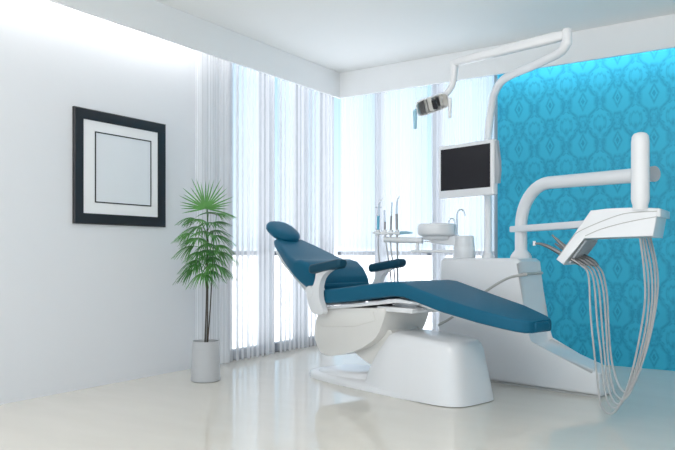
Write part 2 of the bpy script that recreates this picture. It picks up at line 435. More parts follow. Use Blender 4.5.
# ------------------------------------------------------------------ potted palm
def palm():
    c = at_depth(205.7, 380.5, 583.1/126.5); c.z = 0
    t = thing('potted_palm', 'tall green fan palm in a round grey pot before the blinds', 'plant', c)
    bm = bmesh.new()
    lathe(bm, [(.090, 0), (.097, .004), (.098, .02), (.093, .14), (.0885, .262), (.0885, .267), (.083, .267), (.080, .240)], 48)
    link_mesh('pot', bm, M['pot'], t, 50)
    bm = bmesh.new(); lathe(bm, [(.0, .242), (.04, .250), (.079, .2425), (.079, .235), (0, .235)], 24, cap=False)
    link_mesh('soil', bm, M['soil'], t, 60)
    stems = [((.012, .0), (.004, .012), 1.16), ((-.018, .012), (.022, -.01), 1.02), ((.03, -.015), (.05, .02), .86)]
    for (b0, tp, h) in stems:
        bm = bmesh.new()
        tube(bm, [(b0[0], b0[1], .24), (b0[0]*.6+tp[0]*.4, b0[1]*.6+tp[1]*.4+.006, .255+(h-.255)*.4), (tp[0], tp[1], h)], [.0052, .004, .003], 8, 6)
        link_mesh('cane', bm, M['bark'], t, 80)
    rnd = random.Random(11)
    # camera-right and towards-camera directions only help to describe the crown seen in the photo
    rt = Vector((.829, .559, 0)); nr = Vector((.559, -.829, 0))
    # leaf: hub offset (right, near, height), facing azimuth, size, droop
    leaves = [(.0, .0, 1.155, 90, .215, .1, 165), (-.085, .03, 1.09, 185, .15, .9, 110), (.09, .0, 1.12, 10, .16, .7, 110),
              (.03, .06, 1.06, 290, .15, .8, 120), (-.05, -.05, 1.04, 215, .17, 1.0, 110), (.075, .05, .985, 340, .17, 1.0, 110),
              (-.03, .075, .97, 250, .16, 1.0, 120), (.05, -.06, 1.02, 50, .15, .8, 110), (-.09, .0, .925, 190, .17, 1.15, 110),
              (.02, .08, .90, 280, .16, 1.1, 120), (.09, -.02, .89, 5, .18, 1.15, 110), (-.05, .05, .84, 225, .16, 1.25, 110),
              (.06, .06, .82, 310, .15, 1.25, 110), (-.09, .02, .785, 200, .15, 1.35, 100), (.0, .07, .765, 265, .15, 1.35, 110),
              (.10, .01, .80, 0, .15, 1.3, 100), (.04, -.05, .9, 70, .14, 1.1, 110), (-.02, -.07, .86, 120, .15, 1.1, 110),
              (-.11, .04, 1.0, 205, .14, 1.1, 100), (.03, .03, 1.12, 300, .13, .5, 130),
              (-.03, .04, 1.08, 240, .14, .8, 130), (.07, -.03, 1.07, 30, .13, .7, 120), (.0, .06, 1.01, 270, .15, .9, 120), (-.08, .0, .97, 180, .13, 1.0, 110), (.10, .03, .93, 340, .14, 1.1, 110), (.02, .04, .94, 290, .14, 1.1, 120), (-.04, .03, .89, 230, .14, 1.2, 110), (.05, .03, .86, 320, .14, 1.2, 120), (-.06, .03, .815, 215, .13, 1.2, 110), (.05, .05, .78, 300, .12, 1.3, 110)]
    for i, (a, b_, hz, az, size, droop, spread) in enumerate(leaves):
        hub = rt*a*.82+nr*b_*.9+Vector((0, 0, hz if hz > 1.1 else 1.1-(1.1-hz)*1.13))
        # petiole
        s = stems[0 if i % 3 == 0 else (1 if i % 3 == 1 else 2)]
        zb = min(hz-.07, s[2]-.03)
        fr_ = (zb-.255)/(s[2]-.255)
        base = Vector((s[0][0]*(1-fr_)+s[1][0]*fr_, s[0][1]*(1-fr_)+s[1][1]*fr_, zb))
        bm = bmesh.new()
        tube(bm, [base, (base+hub)/2+Vector((0, 0, .02)), hub], .0022, 6, 4)
        az_r = R(az); out = rt*math.cos(az_r)-nr*math.sin(az_r)     # outward
        if i == 0: out = Vector((0, 0, 1)); side = rt
        else: side = out.cross(Vector((0, 0, 1))).normalized()
        upv = Vector((0, 0, 1)) if i else nr
        n = 23 if i == 0 else 16
        for j in range(n):
            th = R(-spread+2*spread*j/(n-1))*(.62 if i else .60)+rnd.uniform(-.04, .04)
            d = (out*math.cos(th)+side*math.sin(th))
            if i: d = (d+Vector((0, 0, .35*math.cos(th)))).normalized()
            Ln = size*(.92 if i else 1.0)*(.72+.28*math.cos(th*.8))*rnd.uniform(.85, 1.1)
            wv = (d.cross(upv)).normalized()
            pts = []
            for k in range(6):
                q = k/5
                p = hub+d*Ln*q-Vector((0, 0, 1))*droop*Ln*(q**1.8)*(.75 if i else .35*abs(math.sin(th)))
                w = [.0015, .0058, .0066, .0056, .0036, .0004][k]*(.85 if i else .8)
                pts.append((p-wv*w, p+Vector((0, 0, .0022)) if i else p+nr*.002, p+wv*w))
            V = [[bm.verts.new(x) for x in p] for p in pts]
            for p, q in zip(V, V[1:]):
                bm.faces.new((p[0], p[1], q[1], q[0])); bm.faces.new((p[1], p[2], q[2], q[1]))
        link_mesh('frond', bm, M['leaf'] if i % 2 == 0 else M['leaf2'], t, 0, rec=False)
palm()

# ------------------------------------------------------------------ dental chair
CH = Frame(-1.73, 3.724, -15.5)
def dental_chair():
    t = thing('dental_chair', 'teal reclined dental chair on a white pedestal in mid room', 'dental chair', (CH.o[0], CH.o[1], 0), CH.yaw)
    # floor plate
    bm = bmesh.new(); rr = []
    for z, ins in ((0, .0), (.022, .0), (.036, .008), (.043, .03), (.046, .06)):
        rr.append(superring((-.475, 0), .69-ins, .233-ins, z, 56, 3.6))
    rings(bm, rr); link_mesh('base_plate', bm, M['plastic'], t, 50)
    bm = bmesh.new(); rr = []
    for z, ins in ((.035, 0), (.07, .012), (.082, .04), (.085, .08)):
        rr.append(superring((-.82, .01), .27-ins, .195-ins*.8, z-.012, 40, 3.5, dz=.05))
    rings(bm, rr); link_mesh('foot_pad', bm, M['plastic'], t, 50)
    # pedestal hump
    bm = bmesh.new(); rr = []
    for z, ul, ur, hw in ((.004, -.57, .24, .229), (.03, -.565, .236, .227), (.10, -.54, .222, .219), (.18, -.50, .208, .206), (.25, -.455, .195, .192), (.30, -.415, .184, .182), (.338, -.375, .174, .172), (.356, -.34, .160, .158), (.363, -.31, .14, .138)):
        rr.append(superring(((ul+ur)/2, 0), (ur-ul)/2, hw, z, 64, 4.2, dz=-.05 if z > .3 else 0))
    rings(bm, rr); link_mesh('pedestal', bm, M['plastic'], t, 50)
    # lift arm between the pedestal and the seat body
    bm = bmesh.new(); prism(bm, curve2([(-.86, .36), (-.45, .43), (-.33, .345), (-.15, .31), (-.2, .12), (-.45, .13), (-.66, .20), (-.86, .30)], 4), -.13, .13, .02)
    link_mesh('lift_arm', bm, M['plastic_warm'], t, 40)
    # seat body
    out = [(-.885, .492), (-.32, .522)] + curve2([(-.318, .50), (-.336, .436), (-.40, .335), (-.53, .255), (-.69, .202), (-.80, .178), (-.90, .172), (-.985, .225), (-1.0, .31), (-.985, .40), (-.955, .455), (-.93, .48)], 4)
    bm = bmesh.new(); prism(bm, out, -.2, .2, .012); link_mesh('seat_body', bm, M['plastic_warm'], t, 40)
    for s in (-1, 1):
        bm = bmesh.new(); prism(bm, [(-.965, .452), (-.90, .474), (-.42, .496), (-.40, .44), (-.60, .386), (-.93, .362), (-.975, .38)], s*.2, s*.205, .003, 2)
        o = link_mesh('side_cover', bm, M['plastic_warm'], t, 40)
    # rear carriage and frame below the seat
    bm = bmesh.new(); prism(bm, [(-.88, .500), (-.60, .532), (-.19, .585), (-.02, .570), (-.02, .555), (-.20, .565), (-.60, .510), (-.88, .480)], -.215, .215, .004, 2)
    link_mesh('seat_frame', bm, M['plastic'], t, 40)
    bm = bmesh.new(); box(bm, -.40, -.19, .500, -.10, .19, .530, .006); box(bm, -.34, -.1, .52, -.16, .1, .575, .006)
    link_mesh('seat_bracket', bm, M['plastic'], t, 40)
    bm = bmesh.new(); prism(bm, [(-.14, .590), (.14, .535), (.33, .502), (.33, .476), (.12, .512), (-.14, .560)], -.16, .16, .005, 2)
    link_mesh('leg_rest_frame', bm, M['plastic'], t, 40)
    for s in (-1, 1):
        bm = bmesh.new(); tube(bm, [(-.32, s*.09, .535), (.10, s*.09, .52)], .008, 10); link_mesh('slide_rod', bm, M['chrome'], t, 60)
    # seat and leg cushion: one continuous pad
    bm = bmesh.new()
    cushion(bm, [(-.875, .519, .611, .238), (-.70, .536, .630, .25), (-.49, .562, .655, .25), (-.27, .592, .682, .25), (-.19, .600, .686, .25), (-.12, .597, .680, .25),
                 (.163, .528, .608, .245), (.40, .488, .560, .222), (.54, .463, .530, .176), (.60, .453, .519, .150), (.635, .448, .512, .125), (.66, .448, .506, .095), (.675, .451, .499, .065)], r=.016, dome=.008, endr=.014, k=3)
    for q in bm.verts:
        if q.co.x > .16: q.co.y -= (q.co.x-.16)*.075
    link_mesh('seat_cushion', bm, M['teal'], t, 55)
    # backrest
    bm = bmesh.new()
    cushion(bm, [(-1.60, .915, .960, .125), (-1.56, .890, .960, .140), (-1.45, .835, .915, .178), (-1.34, .775, .868, .212), (-1.25, .730, .830, .238), (-1.18, .690, .808, .25), (-1.12, .655, .812, .25), (-1.05, .620, .797, .25), (-.99, .600, .755, .247), (-.945, .600, .700, .242), (-.91, .603, .650, .235)], r=.028, dome=.004, endr=.015, k=3)
    link_mesh('backrest', bm, M['teal'], t, 55)
    bm = bmesh.new()
    poly = [(-1.55, .885), (-1.42, .815), (-1.24, .715), (-1.10, .640), (-.97, .588), (-.92, .585), (-.92, .50), (-.955, .50), (-1.02, .555), (-1.12, .605), (-1.28, .690), (-1.45, .785), (-1.565, .865)]
    prism(bm, poly, -.205, .205, .012); 
    for v in bm.verts:
        if v.co.x < -1.1: v.co.y *= 1-.35*min(1, (-1.1-v.co.x)/.45)
    link_mesh('back_shell', bm, M['plastic'], t, 40)
    # headrest
    hc = Vector((-1.645, 0, 1.022)); ang = R(-27)
    bm = bmesh.new(); rr = []
    for z, k_ in ((-.040, .66), (-.034, .84), (-.018, .97), (.004, 1.0), (.024, .93), (.036, .78), (.043, .5), (.045, .2)):
        rr.append(superring((0, 0), .150*k_, .118*k_, z, 40, 2.4))
    rings(bm, rr)
    bmesh.ops.rotate(bm, verts=bm.verts[:], cent=(0, 0, 0), matrix=Matrix.Rotation(-ang, 3, 'Y'))
    bmesh.ops.translate(bm, verts=bm.verts[:], vec=hc); link_mesh('headrest', bm, M['teal'], t, 60)
    bm = bmesh.new(); tube(bm, [(-1.66, 0, 1.005), (-1.60, 0, .965), (-1.50, 0, .885)], .018, 12, sx=2.2); link_mesh('headrest_stem', bm, M['plastic'], t, 60)
    # armrests
    for s in (-1, 1):
        v = s*.272
        bm = bmesh.new()
        poly = curve2([CH.uw(*q, -.272) for q in ((318, 273.5), (327, 271), (337, 268), (330, 271.5), (324, 278), (321.5, 289), (322, 300), (325.5, 311), (322, 314.5), (314.5, 312.5), (310.5, 303), (309, 293), (314.5, 287), (317.5, 279))], 3)
        prism(bm, poly, v-.02, v+.02, .006, 2)
        arm = link_mesh('armrest', bm, M['plastic'], t, 40)
        bm = bmesh.new()
        th = math.atan2(.037, .33)
        cushion(bm, [(-.94, .722, .774, .036), (-.91, .720, .781, .04), (-.65, .758, .818, .04), (-.62, .766, .816, .036)], r=.018, endr=.014, k=3)
        for q in bm.verts: q.co.y += v
        link_mesh('arm_pad', bm, M['teal_dark'], arm, 55)
    for s in (-1, 1):
        bm = bmesh.new()
        tube(bm, [(-.94, s*.19, .60), (-.94, s*.296, .60)], .038, 24); link_mesh('hinge_cap', bm, M['plastic'], t, 40)
dental_chair()

# ------------------------------------------------------------------ delivery unit behind the chair
CB = Frame(-1.71, 4.333, -10)
def dental_unit():
    t = thing('dental_unit', 'white dental unit cabinet with two bent posts behind the leg rest', 'dental unit', (CB.o[0], CB.o[1], 0), CB.yaw)
    bm = bmesh.new()
    poly = [(-.43, .012), (-.40, .80), (-.375, .822), (.195, .822), (.226, .80), (.262, .34), (.285, .275), (.71, .165), (.738, .145), (.745, .012)]
    prism(bm, poly, 0, .29, .026, 5)
    for v in bm.verts:     # the low end narrows towards the console side
        if v.co.x > .3 and v.co.y > .1: v.co.y -= (v.co.y)*.33*min(1, (v.co.x-.3)/.44)
    link_mesh('cabinet_body', bm, M['plastic'], t, 40)
    bm = bmesh.new(); prism(bm, [(-.42, 0), (-.42, .013), (.735, .013), (.735, 0)], .012, .19, 0); link_mesh('plinth', bm, M['groove'], t, 0)
    # raised wavy line
    bm = bmesh.new()
    pts = [CB.uw(*p, -.003) for p in ((438, 325), (450, 318.5), (462, 309), (482, 294), (495, 285), (508, 278), (518, 275.5), (527, 274.5))]
    P = [(max(-.415, u), -.0005, w) for u, w in pts]
    P = P + [(.236, .012, P[-1][2]), (.240, .10, P[-1][2]+.002), (.240, .27, P[-1][2]+.004)]
    tube(bm, P, .009, 8, 5); link_mesh('groove_line', bm, M['groove'], t, 60)
    # console post: rises, bends and runs out as the long horizontal arm
    p0 = Vector((.124, .2, .80)); W = 1.303
    e = CB.loc(at_depth(653, 174, 3.62))
    d = Vector((e.x-p0.x, e.y-p0.y, 0)).normalized(); r = .27
    bm = bmesh.new(); pts = [p0, p0+Vector((0, 0, .1)), Vector((p0.x, p0.y, W-r))]
    for i in range(1, 11):
        a = R(9*i); pts.append(Vector((p0.x, p0.y, W-r))+d*r*(1-math.cos(a))+Vector((0, 0, r*math.sin(a))))
    pts.append(e); tube(bm, pts, .040, 28); link_mesh('console_post', bm, M['plastic'], t, 50)
    bm = bmesh.new(); tube(bm, [e-d*.001, e+d*.012], .0415, 28); link_mesh('end_cap', bm, M['grey_plastic'], t, 40)
    bm = bmesh.new(); lathe(bm, [(.072, .815), (.070, .835), (.056, .858), (.043, .872), (.041, .88)], 32, (p0.x, p0.y, 0)); link_mesh('post_collar', bm, M['plastic'], t, 50)
    # flat lower arm
    bm = bmesh.new(); z0, z1 = .998, 1.038
    q0 = Vector((p0.x, p0.y, 0))-d*.062; q1 = CB.loc(at_depth(606, 226, 3.72)); q1.z = 0
    n = Vector((-d.y, d.x, 0))
    dd = (q1-q0).normalized(); n = Vector((-dd.y, dd.x, 0))
    V = [bm.verts.new(q+n*s*.045+Vector((0, 0, z))) for q, s, z in ((q0, -1, z0), (q1, -1, z0), (q1, 1, z0), (q0, 1, z0), (q0, -1, z1), (q1, -1, z1), (q1, 1, z1), (q0, 1, z1))]
    for f in ((0, 1, 2, 3), (4, 5, 6, 7), (0, 1, 5, 4), (1, 2, 6, 5), (2, 3, 7, 6), (3, 0, 4, 7)): bm.faces.new([V[i] for i in f])
    bmesh.ops.bevel(bm, geom=bm.edges[:], offset=.005, segments=2, affect='EDGES')
    link_mesh('lower_arm', bm, M['plastic'], t, 40)
    # lamp post with its bent top
    p1 = Vector((-.131, .2, .80))
    bm = bmesh.new()
    pts = [p1, p1+Vector((0, 0, .5)), p1+Vector((0, 0, .86))]+[CB.loc(at_depth(*q)) for q in ((492, 104, 4.72), (495.5, 91, 4.64), (502, 81, 4.52), (512, 74.5, 4.40), (530, 67, 4.22), (548, 58.5, 4.02), (557, 54, 3.93), (563, 49.5, 3.87), (566.5, 43, 3.84), (567, 38, 3.84))]
    tube(bm, pts, .0265, 24, 5); link_mesh('lamp_post', bm, M['plastic'], t, 50)
    bm = bmesh.new(); lathe(bm, [(.043, .815), (.042, .835), (.034, .85), (.029, .856)], 28, (p1.x, p1.y, 0)); link_mesh('post_collar', bm, M['plastic'], t, 50)
    # swivel arm back towards the window, carrying the lamp
    return t
unit = dental_unit()

# ------------------------------------------------------------------ operating lamp on its swivelling bar
def lamp():
    a = at_depth(567, 34, 3.84)
    t = thing('operating_lamp', 'white swivelling arm with mirrored operating lamp under the ceiling', 'dental lamp', a)
    L = lambda *q: at_depth(*q)-a
    bm = bmesh.new()
    p, q = L(567, 34.5, 3.84), L(453, 63, 4.42); d = (q-p); d.z = 0; d.normalize(); n = Vector((-d.y, d.x, 0))
    rr = []
    N = 10
    for i in range(N+1):
        c = p.lerp(q, i/N); hh = .030-.006*i/N; hw = .026
        ex = -.012 if i == 0 else (.012 if i == N else 0)
        k = .7 if i in (0, N) else 1
        rr.append([c+d*(ex)+n*v*k+Vector((0, 0, w*k)) for v, w in rrect(hw, -hh, hh, .016, 4)])
    rings(bm, rr); link_mesh('swivel_bar', bm, M['plastic'], t, 50)
    bm = bmesh.new(); lathe(bm, [(.022, -.062), (.027, -.055), (.027, .026), (.020, .033), (.01, .035)], 28, (p.x, p.y, p.z-.0)); link_mesh('pivot', bm, M['plastic'], t, 50)
    bm = bmesh.new()
    tube(bm, [L(454.5, 63, 4.42), L(454, 72, 4.42), L(453, 82, 4.42), L(450, 89, 4.42), L(445, 95, 4.42), L(441, 98, 4.42)], [.028, .023, .021, .020, .018], 20, 5)
    link_mesh('drop_arm', bm, M['plastic'], t, 60)
    # head: a shallow rounded shell whose open mirrored face looks at the chair
    c = at_depth(432.5, 104.5, 4.40)-a
    toc = Vector((-(c+a).x, -(c+a).y, 0)).normalized()        # horizontally towards the middle of the room
    rgt = Vector((VX[0], VY[0], 0))
    X = (rgt*.955+Vector((0, 0, .33))).normalized(); Nn = (toc*.88+Vector((0, 0, -.50))+rgt*.05); Nn = (Nn-X*Nn.dot(X)).normalized(); Y = Nn.cross(X)
    def face(k, off, e=5): return [c+X*p.x+Y*p.y+Nn*off for p in superring((0, 0), .110*k, .052*k, 0, 44, e)]
    bm = bmesh.new(); rings(bm, [face(.35, -.055), face(.75, -.048), face(.96, -.02), face(1, .004), face(.99, .008), face(.93, .008), face(.90, .0)], cap1=False)
    link_mesh('lamp_head', bm, M['plastic'], t, 60)
    bm = bmesh.new()
    for i in range(8):      # faceted mirror made of tilted strips
        x0, x1 = -.097+.1935*i/8*1.0, -.097+.1935*(i+1)/8
        h0 = .047*(1-abs((x0+x1)/2/.112)**6); tl = [.006, .010, .014, -.008, .004, -.016, .012, -.010][i]
        V = [bm.verts.new(c+X*x+Y*y+Nn*(-.006+z)) for x, y, z in ((x0, -h0, tl), (x1, -h0, -tl), (x1, h0, -tl), (x0, h0, tl))]; bm.faces.new(V)
    link_mesh('reflector', bm, M['mirror'], t, 0, rec=False)
    bm = bmesh.new()
    V = [c+X*x+Y*y+Nn*.004 for x, y in ((-.012, -.02), (.030, -.02), (.036, .03), (-.004, .03))]
    tube(bm, [c+X*.012+Y*(-.03)+Nn*.006, c+X*.012+Y*.03+Nn*.006], .016, 16); link_mesh('bulb_shield', bm, M['black'], t, 50)
    for s in (-1, 1):
        bm = bmesh.new(); b = c+X*(s*.118)
        g = b+Vector((0, 0, -.125 if s > 0 else -.118))
        tube(bm, [c+X*(s*.095)+Nn*-.012, b+Vector((0, 0, -.004)), b+Vector((0, 0, -.03)), g], [.007, .011, .013, .010], 12, 3)
        link_mesh('handle', bm, M['paleblue'] if s < 0 else M['plastic'], t, 60)
lamp()

# ------------------------------------------------------------------ monitor
def monitor():
    pr = at_depth(493.5, 194, 4.58); pl = at_depth(438.5, 199, 4.93)
    d = Vector((pr.x-pl.x, pr.y-pl.y, 0)); W = d.length; yaw = math.atan2(d.y, d.x)
    z0 = (pr.z+pl.z)/2; Hh = .372
    t = thing('monitor', 'dark flat screen in a white bezel on the lamp post', 'monitor', (pl.x, pl.y, z0), yaw)
    bm = bmesh.new(); box(bm, 0, 0, 0, W, .05, Hh, .008, 3); link_mesh('bezel', bm, M['plastic'], t, 40)
    bm = bmesh.new(); box(bm, .022, -.0025, .052, W-.026, .004, Hh-.026, .001, 1); link_mesh('screen', bm, M['screen'], t, 0)
    bm = bmesh.new()
    prism(bm, [(W+.001, .075), (W+.03, .075), (W+.032, .12), (W+.038, .16), (W+.034, .22), (W+.022, .27), (W+.018, Hh-.01), (W+.001, Hh-.01)], .01, .04, .004, 2)
    link_mesh('side_grip', bm, M['grey_plastic'], t, 40)
    bm = bmesh.new(); pw = (-1.71-.131*CB.D[0]+.2*CB.N[0], 4.333-.131*CB.D[1]+.2*CB.N[1])
    f = Frame(pl.x, pl.y, math.degrees(yaw)); q = f.loc((pw[0], pw[1], 0))
    tube(bm, [(W*.8, .045, Hh*.5), (q.x, q.y-.02, Hh*.5)], .02, 16); link_mesh('bracket', bm, M['plastic'], t, 40)
monitor()

# ------------------------------------------------------------------ instrument console
YC = at_depth(658, 208, 3.45).y
def console():
    o = at_y(590, 237, YC)
    t = thing('instrument_console', 'white overhanging instrument console hanging before the turquoise wall', 'dental console', (o.x, YC, o.z))
    def pl(pts, Y=YC): return [(at_y(a, b, Y).x-o.x, at_y(a, b, Y).z-o.z) for a, b in pts]
    D = .30
    full = [(590.5, 210.5), (606, 208.8), (620, 208), (640, 207.5), (658.5, 208), (653, 237), (583.9, 237), (563.8, 265), (556, 259.4)]
    bm = bmesh.new(); prism(bm, pl(full), 0, D, .006, 3); body = link_mesh('console_body', bm, M['plastic'], t, 40)
    # stepped side rim
    bm = bmesh.new(); x1 = pl([(658.5, 208)])[0]; x2 = pl([(656.6, 219)])[0]
    box(bm, x1[0]-.008, .001, x2[1]+.012, x1[0]+.010, D-.002, x1[1]-.004, .003, 2); link_mesh('side_rim', bm, M['plastic'], t, 40)
    # two grooves on the front
    for pts in ([(559, 256), (572, 238), (579, 231.5), (600, 222), (622, 214.2), (640, 212), (657, 211.2)], [(585, 236), (600, 229.5), (620, 223.8), (640, 219.5), (656, 216.8)]):
        bm = bmesh.new(); P = catmull([(a, 0, b) for a, b in pl(pts)], 5); tube(bm, P, .0022, 8); link_mesh('groove_line', bm, M['groove'], t, 60)
    # ribbed rest on the inner side of the wing
    bm = bmesh.new(); a, b = pl([(585.5, 238.5), (566.5, 264.5)])
    a, b = Vector((a[0], 0, a[1])), Vector((b[0], 0, b[1])); dr = (b-a); nn = Vector((-dr.z, 0, dr.x)).normalized()
    if nn.x < 0: nn = -nn
    for i in range(12):
        y = .03+.021*i
        V = [bm.verts.new(p+Vector((0, yy, 0))+nn*k) for p in (a+dr*.06, b-dr*.05) for yy, k in ((y, -.004), (y, .006), (y+.009, .006), (y+.009, -.004))]
        for q in ((0, 1, 2, 3), (4, 5, 6, 7), (0, 1, 5, 4), (1, 2, 6, 5), (2, 3, 7, 6), (3, 0, 4, 7)): bm.faces.new([V[i_] for i_ in q])
    link_mesh('ribbed_rest', bm, M['grey_plastic'], t, 0)
    # upright barrel that carries the console from the long arm
    c = at_depth(640.3, 205, 3.50)
    cx, cy = c.x-o.x, c.y-YC
    top = at_depth(640.3, 132.5, 3.50).z-o.z; bot = at_depth(640.3, 206, 3.50).z-o.z
    bm = bmesh.new(); r = .0435
    lathe(bm, [(.036, bot-.02), (.037, bot+.004), (r-.001, bot+.022), (r+.001, bot+.036), (r, top-.05), (r*.93, top-.02), (r*.7, top-.006), (r*.3, top)], 32, (cx, cy, 0)); link_mesh('barrel', bm, M['plastic'], t, 60)
    return t
console()

# ------------------------------------------------------------------ handpieces with their hoses
def handpieces():
    kinds = [
        dict(label='front-most grey instrument with the longest hose loop, clipped to the console', nose=None,
             grip=[(571.5, 259), (580, 264.5)], hose=[(580, 264.5), (587, 271), (589.3, 284), (590.5, 314), (594, 350), (598, 385), (601, 405), (608, 413.5), (615, 411), (623, 398), (632, 372), (640, 335), (645, 300), (644, 270), (640, 238)], dy=.03),
        dict(label='slim white-tipped handpiece pointing left from under the console wing', nose=[(534.5, 243.5), (541, 244), (549, 247), (559, 252.5), (566, 257)],
             grip=[(566, 257), (575, 260), (584, 265)], hose=[(584, 265), (591, 272), (594.5, 287), (597, 320), (601, 355), (604, 385), (608, 402), (614, 408), (622, 402), (632, 380), (642, 345), (648, 310), (648, 275), (642.5, 238)], dy=.07),
        dict(label='short upright silver handpiece above the console wing with grey hose', nose=[(552, 234.8), (557, 240), (563, 246), (569, 252), (575, 257)],
             grip=[(575, 257), (582, 260.5), (589, 265)], hose=[(589, 265), (595, 273), (599, 290), (602, 325), (605, 360), (608, 385), (613, 400), (619, 404), (627, 394), (638, 368), (647, 335), (652, 300), (651, 270), (645, 238)], dy=.11),
        dict(label='silver handpiece lying second from the back under the console wing', nose=[(555, 243.5), (563, 249), (572, 254), (580, 257)],
             grip=[(580, 257), (587, 260.5), (594, 265.5)], hose=[(594, 265.5), (599, 273), (603.5, 292), (606, 325), (608, 358), (612, 384), (617, 396), (624, 399), (632, 388), (643, 360), (651, 325), (655, 295), (654, 265), (648, 238)], dy=.15),
        dict(label='rear-most silver handpiece in the console with the highest hose loop', nose=[(556, 238), (565, 246), (575, 252), (585, 256.5)],
             grip=[(585, 256.5), (592, 260.5), (598, 266)], hose=[(598, 266), (603, 274), (607, 295), (608.5, 325), (611, 356), (616, 378), (622, 390), (629, 391), (638, 374), (647, 348), (654.5, 315), (658, 285), (656, 262), (650.5, 238)], dy=.19),
    ]
    for k in kinds:
        fwd = -.10      # the loops swing a little forward of the console
        def pt(q, extra=0.0): return at_y(q[0], q[1], YC+k['dy']+extra)
        n = len(k['hose']); o = pt(k['grip'][0])
        t = thing('dental_handpiece', k['label'], 'dental instrument', o, 0, 'handpieces hanging from the instrument console')
        P = []
        for i, q in enumerate(k['hose']):
            s = math.sin(PI*i/(n-1))
            p = pt(q, -s*(.10+k['dy']*.9))
            P.append(p-o)
        bm = bmesh.new(); tube(bm, P, .0050, 10, 6); link_mesh('hose', bm, M['hose'], t, 60)
        bm = bmesh.new(); g = [pt(q)-o for q in k['grip']]; tube(bm, g, [.011, .013, .013, .009], 14, 3 if len(g) > 2 else 0); link_mesh('coupling', bm, M['steel'], t, 60)
        if k['nose']:
            bm = bmesh.new(); g = [pt(q)-o for q in k['nose']]
            tube(bm, g, [.005, .0075, .0105, .0125, .012], 14, 5); link_mesh('handle', bm, M['steel'], t, 60)
            if k['dy'] == .07:
                bm = bmesh.new(); tube(bm, [g[0]+Vector((-.001, 0, .014)), g[0]+Vector((-.001, 0, -.012))], .008, 14); link_mesh('tip', bm, M['plastic'], t, 60)
handpieces()

# ------------------------------------------------------------------ basin side of the unit
ZA = 4.86
def basin():
    c = at_depth(436.5, 236, ZA)
    t = thing('spittoon', 'round white rinsing basin with two chrome spouts left of the cabinet', 'basin', c)
    L = lambda a, b, dz=0.0: at_depth(a, b, ZA+dz)-c
    z = L(436.5, 223.8).z
    r = .134
    bm = bmesh.new(); lathe(bm, [(.06, -.004), (.105, -.002), (r-.006, .006), (r, .016), (r, z-.012), (r-.006, z-.003), (r-.016, z), (r-.026, z-.006), (r-.04, z-.04), (.03, .016), (.012, .013)], 48); link_mesh('bowl', bm, M['plastic'], t, 50)
    bm = bmesh.new(); lathe(bm, [(.085, -.028), (.095, -.02), (.10, -.004), (.06, -.002)], 36); link_mesh('bowl_foot', bm, M['plastic'], t, 50)
    bm = bmesh.new(); q = L(457, 235, .02)
    g = [q, L(457, 222, .02), L(457, 215, .02), L(458.3, 211, .02), L(461, 209.5, .02), L(463.5, 211, .02), L(464.8, 216, .02)]
    tube(bm, g, .0055, 12, 5); link_mesh('tall_spout', bm, M['chrome'], t, 60)
    bm = bmesh.new(); g = [L(455.3, 235, -.03), L(455.2, 225, -.03), L(454, 220, -.03), L(451.5, 218.5, -.03), L(449.3, 220, -.03), L(448.8, 223, -.03)]
    tube(bm, g, .005, 12, 5); link_mesh('short_spout', bm, M['chrome'], t, 60)
    bm = bmesh.new(); g = L(456.2, 236); lathe(bm, [(.022, -.018), (.022, .0), (.016, .006)], 20, g); link_mesh('spout_mount', bm, M['plastic'], t, 60)
    return c
bc = basin()

